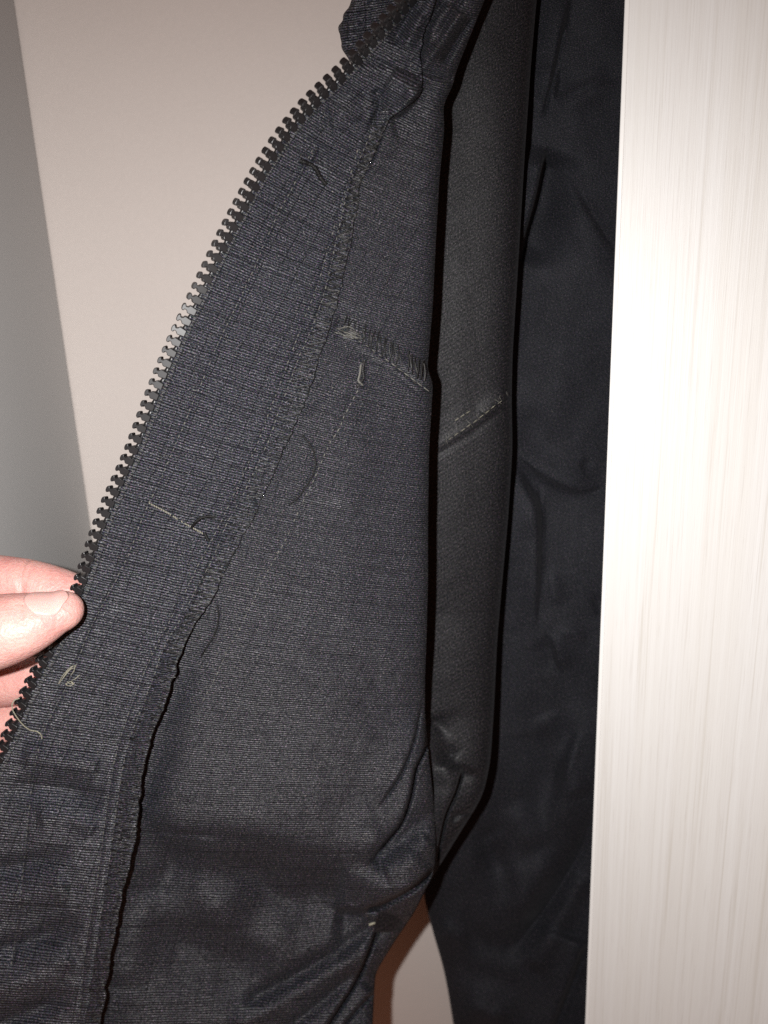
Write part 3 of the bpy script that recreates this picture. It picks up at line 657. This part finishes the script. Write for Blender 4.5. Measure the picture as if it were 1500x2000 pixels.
# outer side of the jacket, right of the fold and running behind the door
def hR(px, py):
    def C(poly, kind, wd, ht, decay=60, taper=.38):
        return crease(px, py, poly, kind, wd*1.3, ht*(1.5 if kind == 'step' else 1.5), decay=decay*1.4, taper=taper)
    h = .2415 + .0009*fbm(px/170+4, py/340+2, 2) + .00003*fbm(px/35, py/35, 2) + np.interp(py, [0, 1500, 1750, 2000], [0, 0, .003, .001])
    h = h + C([(1118,-40),(1100,60),(1088,120),(1075,175),(1060,232)], 'step', 4, -.0016, decay=40)
    h = h + C([(1083,208),(1090,120)], 'step', 4, .0010, decay=26)
    h = h + C([(1078,215),(1122,186),(1200,150)], 'ridge', 12, .0010)
    h = h + C([(1072,285),(1062,330),(1050,390),(1032,450),(1015,520)], 'step', 4, .0050, decay=45, taper=.2)*-1
    h = h + C([(1080,300),(1120,420),(1190,540),(1240,600)], 'ridge', 24, .0012)
    h = h + C([(1100,560),(1090,760),(1060,900)], 'ridge', 40, .0022)
    h = h + C([(1010,790),(1060,870),(1120,890)], 'valley', 26, .0012)
    h = h + C([(1000,880),(1045,925),(1090,951),(1143,966),(1190,946)], 'step', 5, .0016, decay=36)
    h = h + C([(1000,900),(1030,950),(1052,990),(1056,1060)], 'step', 5, .0018, decay=34)*-1
    h = h + C([(1052,930),(1056,1010),(1055,1130),(1050,1240)], 'step', 5, .0020, decay=40)*-1
    h = h + C([(1075,1105),(1082,1150),(1090,1190)], 'ridge', 12, .0012)
    h = h + C([(1130,915),(1158,898)], 'valley', 6, .0008)
    h = h + C([(1064,1235),(1078,1260),(1090,1318)], 'step', 4, .0016, decay=24)
    h = h + C([(1080,1240),(1110,1230),(1150,1250)], 'ridge', 10, .0010)
    h = h + C([(1160,1150),(1180,1220)], 'valley', 9, .0010)
    h = h + C([(1098,1363),(1122,1430),(1108,1500),(1078,1580),(1066,1650)], 'step', 14, .0030, decay=55)
    h = h + C([(1136,1420),(1115,1480),(1085,1560)], 'ridge', 9, .0014)
    h = h + C([(1160,1560),(1140,1650),(1095,1730),(1000,1860),(960,1910)], 'valley', 20, .0032)
    h = h + C([(1070,1640),(1040,1740),(960,1820)], 'ridge', 30, .0026)
    h = h + C([(930,1590),(960,1660),(1000,1720)], 'valley', 22, .0022)
    h = h + C([(1000,1560),(1030,1640),(1050,1670)], 'ridge', 24, .0018)
    h = h + C([(850,1800),(890,1830),(925,1835)], 'ridge', 16, .0016)
    h = h + C([(1148,1835),(1115,1925),(1085,2000),(1060,2060)], 'step', 4, .0036, decay=60, taper=.08)*-1
    h = h + C([(905,1950),(960,1985),(1010,1970)], 'ridge', 14, .0014)
    h = h + C([(960,1900),(940,1960),(930,2040)], 'ridge', 40, .0022)
    K = lambda poly, wd, ht, taper=.2: crease(px, py, poly, 'valley', wd, ht, taper=taper)
    h = h + K([(1074,280),(1062,330),(1050,390),(1032,450),(1013,525)], 4.5, .0065)
    h = h + K([(1105,40),(1100,60),(1088,120),(1075,175),(1058,235)], 3.2, .0028)
    h = h + K([(1150,1832),(1115,1925),(1085,2000),(1060,2060)], 4.0, .0050)
    h = h + K([(1000,880),(1045,925),(1090,951),(1143,966),(1190,946)], 3.5, .0010)
    h = h + K([(1052,930),(1056,1010),(1055,1130),(1050,1240)], 4, .0012)
    h = h + K([(1064,1235),(1078,1260),(1090,1318)], 3.2, .0016)
    h = h + K([(1160,1560),(1140,1650),(1095,1730),(1000,1860)], 7, .0016)
    h = h - .0009*np.exp(-((px - 1100 - 30*np.sin(py/260))/48)**2)*(.5 + .5*np.sin(py/190 + 1))
    h = h + .0003*fbm(px/75+2, py/130+7, 2)
    h = h + K([(1083,212),(1120,190),(1160,168),(1230,140)], 4, .0006, .35) + crease(px, py, [(1090,225),(1130,200),(1230,158)], 'ridge', 13, .0008, taper=.4)
    h = h + crease(px, py, [(1085,300),(1130,400),(1180,480),(1230,560)], 'ridge', 14, .0008, taper=.4) + K([(1095,300),(1140,395),(1195,480),(1240,540)], 5, .0004, .4)
    h = h + crease(px, py, [(1060,1390),(1100,1480),(1130,1560)], 'ridge', 26, .0022) + crease(px, py, [(960,1620),(1010,1700),(1040,1800)], 'ridge', 22, .0020)
    h = h + crease(px, py, [(880,1800),(960,1850),(1050,1840)], 'valley', 24, .0020, taper=.35) + crease(px, py, [(1140,1700),(1090,1800),(1040,1900)], 'ridge', 22, .0024)
    return h
RL = np.array([(960,-150),(950,0),(930,600),(900,1200),(880,1450),(850,1600),(825,1740),(832,1765),(849,1830),(866,1885),(876,1935),(886,2000),(905,2120),(915,2200)], float)
yr = np.linspace(-150, 2200, 600); rl = curve_xy(RL, 900, 8); xl = np.interp(yr, rl[:, 1], rl[:, 0]); xr = 1330.0
sr = np.linspace(0, 1, 150)[None]; rx = xl[:, None] + (xr - xl[:, None])*sr; ry = np.repeat(yr[:, None], 150, 1); rh = hR(rx, ry)
rh += .0045*np.exp(-(rx - xl[:, None])/14.0) + .003*np.exp(-(rx - xl[:, None])/60.0)
e = np.linspace(1, 0, 10)[:-1][None]
rx = np.concatenate([xl[:, None] + 3*e + 50*e**2, rx], 1); ry = np.concatenate([np.repeat(yr[:, None], 9, 1), ry], 1); rh = np.concatenate([rh[:, :1] + .0004 + .012*e, rh], 1)
op = mesh_np('outer_side', P(rx, ry, rh).reshape(-1, 3), grid_faces(*rx.shape), M_outer, jacket, np.stack([(rx - 900)*MM*1.2, (ry + .3*rx)*MM*1.2], -1).reshape(-1, 2))
op['label'] = 'smooth navy-black outer cloth running behind the white door'

# scrap of the collar side behind the zip at the top
yc = np.linspace(-120, 240, 90); xlc = np.interp(yc, [-120, 0, 48, 90, 125, 180, 240], [735, 688, 664, 668, 688, 720, 760]); xlc += 1.5*vnoise(yc/14, yc*0)
cx = xlc[:, None] + np.linspace(0, 95, 50)[None]; cy = np.repeat(yc[:, None], 50, 1)
chh = .222 + .0010*fbm(cx/60, cy/50, 3) + .0004*vnoise(cx/12, cy/9) + .003*np.exp(-(cx - xlc[:, None])/12)
co = mesh_np('collar_side', P(cx, cy, chh).reshape(-1, 3), grid_faces(90, 50), M_face, jacket, np.stack([cx*MM, (cy + .15*cx)*MM], -1).reshape(-1, 2))

for o in (fp, fac_o, bp_o, op, co):
    md = o.modifiers.new('thickness', 'SOLIDIFY'); md.thickness = 0.00035; md.offset = 0

# ------------------------------------------------------------------ hand: one continuous skin, pinching the zip edge
def loft(pts, n=28, seg=60):
    """pts: (px, py, h, r_across mm, r_thick mm); rings across the path with rounded end; thick axis tilted by `ax`"""
    p = np.array(pts, float); W = P(p[:, 0], p[:, 1], p[:, 2]); d = np.r_[0, np.cumsum(np.linalg.norm(np.diff(W, axis=0), axis=1))]
    t = np.linspace(0, d[-1], seg)
    def sp(a):
        q = np.interp(t, d, a); k = np.exp(-.5*(np.arange(-9, 10)/3.5)**2); k /= k.sum(); return np.convolve(np.r_[2*q[0]-q[1:10][::-1], q, 2*q[-1]-q[-10:-1][::-1]], k, 'valid')
    C_ = np.stack([sp(W[:, i]) for i in range(3)], 1); ra = sp(p[:, 3])*.001; rb = sp(p[:, 4])*.001
    return C_, ra, rb
def loft_mesh(C_, ra, rb, nref, n=28, cap=8):
    T = np.gradient(C_, axis=0); T /= np.linalg.norm(T, axis=1)[:, None]
    # rounded tip
    r_end = ra[-1]; th = np.linspace(0, np.pi/2, cap + 1)[1:]
    C2 = C_[-1] + T[-1]*(np.sin(th)*r_end)[:, None]*1.0; C_ = np.concatenate([C_, C2]); T = np.concatenate([T, np.repeat(T[-1:], cap, 0)])
    ra = np.r_[ra, ra[-1]*np.maximum(np.cos(th), .04)]; rb = np.r_[rb, rb[-1]*np.maximum(np.cos(th), .04)]
    nr = nref - T*(T @ nref)[:, None]; nr /= np.linalg.norm(nr, axis=1)[:, None]; wd = np.cross(T, nr)
    an = np.linspace(0, 2*np.pi, n, endpoint=False)
    v = C_[:, None] + wd[:, None]*(np.cos(an)[None]*ra[:, None])[..., None] + nr[:, None]*(np.sin(an)[None]*rb[:, None])[..., None]
    m = len(C_); i = np.arange(m*n).reshape(m, n); j = np.roll(i, -1, 1)
    f = np.stack([i[:-1], j[:-1], j[1:], i[1:]], -1).reshape(-1, 4).tolist()
    f.append(list(i[0][::-1])); f.append(list(i[-1]))
    return v.reshape(-1, 3), f
n_thumb = up*.90 - fwd*.44; n_thumb /= np.linalg.norm(n_thumb)
thumb = [(-420,1400,.196,15,13),(-300,1330,.191,13,11.5),(-190,1282,.182,11,10),(-90,1252,.177,10.2,9.5),(-20,1238,.1745,10.0,9.0),(34,1226,.1745,9.4,8.4),(70,1214,.1755,8.3,7.4),(99,1203,.1765,7.0,5.9),(117,1195,.1778,5.7,4.7)]
index = [(-420,1230,.203,9,9),(-260,1165,.2015,8.4,8.4),(-90,1132,.1985,7.6,7.6),(0,1136,.1965,7.0,7.2),(65,1142,.1955,6.9,6.9),(140,1166,.1948,6.5,6.2),(205,1192,.1945,5.4,5.0)]
middle = [(-430,1320,.204,9,9),(-240,1325,.205,8,8),(-60,1338,.2035,7.2,7.2),(20,1333,.2015,6.6,6.6),(100,1325,.1995,6.4,6.2),(165,1325,.1985,5.2,5.0)]
ring = [(-430,1420,.205,8.6,8.6),(-240,1425,.207,7.6,7.6),(-60,1425,.2065,6.8,6.8),(20,1412,.2045,6.3,6.3),(90,1398,.2030,6.0,5.8),(140,1392,.2025,5.0,4.8)]
little = [(-430,1520,.205,7.6,7.6),(-250,1515,.207,6.6,6.6),(-60,1500,.2085,5.8,5.8),(10,1486,.2065,5.4,5.4),(70,1470,.2055,4.6,4.4)]
palm = [(-1100,1560,.172,27,18),(-850,1500,.184,33,17),(-640,1440,.194,40,15),(-430,1375,.2025,39,12.5),(-400,1368,.2035,36,11)]
HV, HF_, nv = [], [], 0
for path, nr in ((thumb, n_thumb), (index, -fwd), (middle, -fwd), (ring, -fwd), (little, -fwd), (palm, -fwd)):
    C_, ra, rb = loft(path)
    if path is thumb: TC, TRA, TRB = C_, ra, rb
    v, f = loft_mesh(C_, ra, rb, nr); HV.append(v); HF_ += [[k + nv for k in q_] for q_ in f]; nv += len(v)
me = bpy.data.meshes.new('hand_raw'); me.from_pydata(np.concatenate(HV).tolist(), [], HF_); me.update()
tmp = bpy.data.objects.new('hand_raw', me); COL.objects.link(tmp)
bm = bmesh.new(); bm.from_mesh(me); bmesh.ops.recalc_face_normals(bm, faces=bm.faces); bm.to_mesh(me); bm.free()
rm = tmp.modifiers.new('r', 'REMESH'); rm.mode = 'VOXEL'; rm.voxel_size = 0.00055
smm = tmp.modifiers.new('s', 'SMOOTH'); smm.factor = .5; smm.iterations = 6
dg = bpy.context.evaluated_depsgraph_get(); hm = bpy.data.meshes.new_from_object(tmp.evaluated_get(dg)); bpy.data.objects.remove(tmp)
hv = np.empty(len(hm.vertices)*3); hm.vertices.foreach_get('co', hv); hv = hv.reshape(-1, 3)
hn = np.empty(len(hm.vertices)*3); hm.vertices.foreach_get('normal', hn); hn = hn.reshape(-1, 3)
# nail bed on the thumb
ax = P(131,1195,.1778) - P(40,1226,.1745); ax /= np.linalg.norm(ax)
nn = n_thumb - ax*(n_thumb @ ax); nn /= np.linalg.norm(nn); wn = np.cross(ax, nn)
if wn @ fwd > 0: wn = -wn                               # wn points towards the camera
nc = P(102,1202,.1765)
# skin creases: index joint, thumb joint, finger tops
def skin_crease(center, direction, wdt, dep, rad):
    global hv
    r_ = hv - center; d_ = r_ @ direction; m_ = np.linalg.norm(r_, axis=1) < rad
    hv = hv - hn*(dep*np.exp(-(d_/wdt)**2)*np.exp(-(np.linalg.norm(r_, axis=1)/rad)**2)*m_)[:, None]
skin_crease(P(34,1125,.189), right*.98 + up*.1, .0005, .0008, .009)
skin_crease(P(46,1130,.189), right*.98 - up*.1, .0004, .0003, .008)
skin_crease(P(8,1180,.167), right*.9 + up*.3, .0005, .0005, .006)
skin_crease(P(20,1185,.167), right*.9 + up*.3, .0005, .0004, .006)
hm.vertices.foreach_set('co', hv.ravel().astype(np.float32)); hm.update()
hm.polygons.foreach_set('use_smooth', np.ones(len(hm.polygons), bool)); hm.materials.clear(); hm.materials.append(M_skin); hm.name = 'hand'
hand = bpy.data.objects.new('hand', hm); COL.objects.link(hand)
tag(hand, 'bare hand pinching the zip edge between thumb and forefinger', 'hand')
from mathutils.bvhtree import BVHTree
bvh = BVHTree.FromObject(hand, bpy.context.evaluated_depsgraph_get())
A, B = np.meshgrid(np.linspace(-1, 1, 26), np.linspace(-1, 1, 22), indexing='ij')
NV = []
for a_, b_ in zip(A.ravel(), B.ravel()):
    along = (a_*.0052 - .0022*b_*b_*a_ if a_ > 0 else a_*.0042 - .0016*b_*b_*a_)
    wv = b_*.0046*(1 - .30*max(a_, 0)**2 - .10*max(-a_, 0)**2)
    o_ = nc + ax*along + wn*wv + nn*.02
    hit = bvh.ray_cast(Vector(o_), Vector(-nn))
    base_ = np.array(hit[0]) if hit[0] else nc + ax*along + wn*wv
    lift_ = .00032*(1 - max(abs(b_), -a_)**8) - .00008 + (.00015*max(a_, 0)**4)
    NV.append(base_ + nn*lift_)
nail = mesh_np('thumbnail', NV, grid_faces(26, 22), M_nail, hand)
md = nail.modifiers.new('t', 'SOLIDIFY'); md.thickness = .00025; md.offset = 0
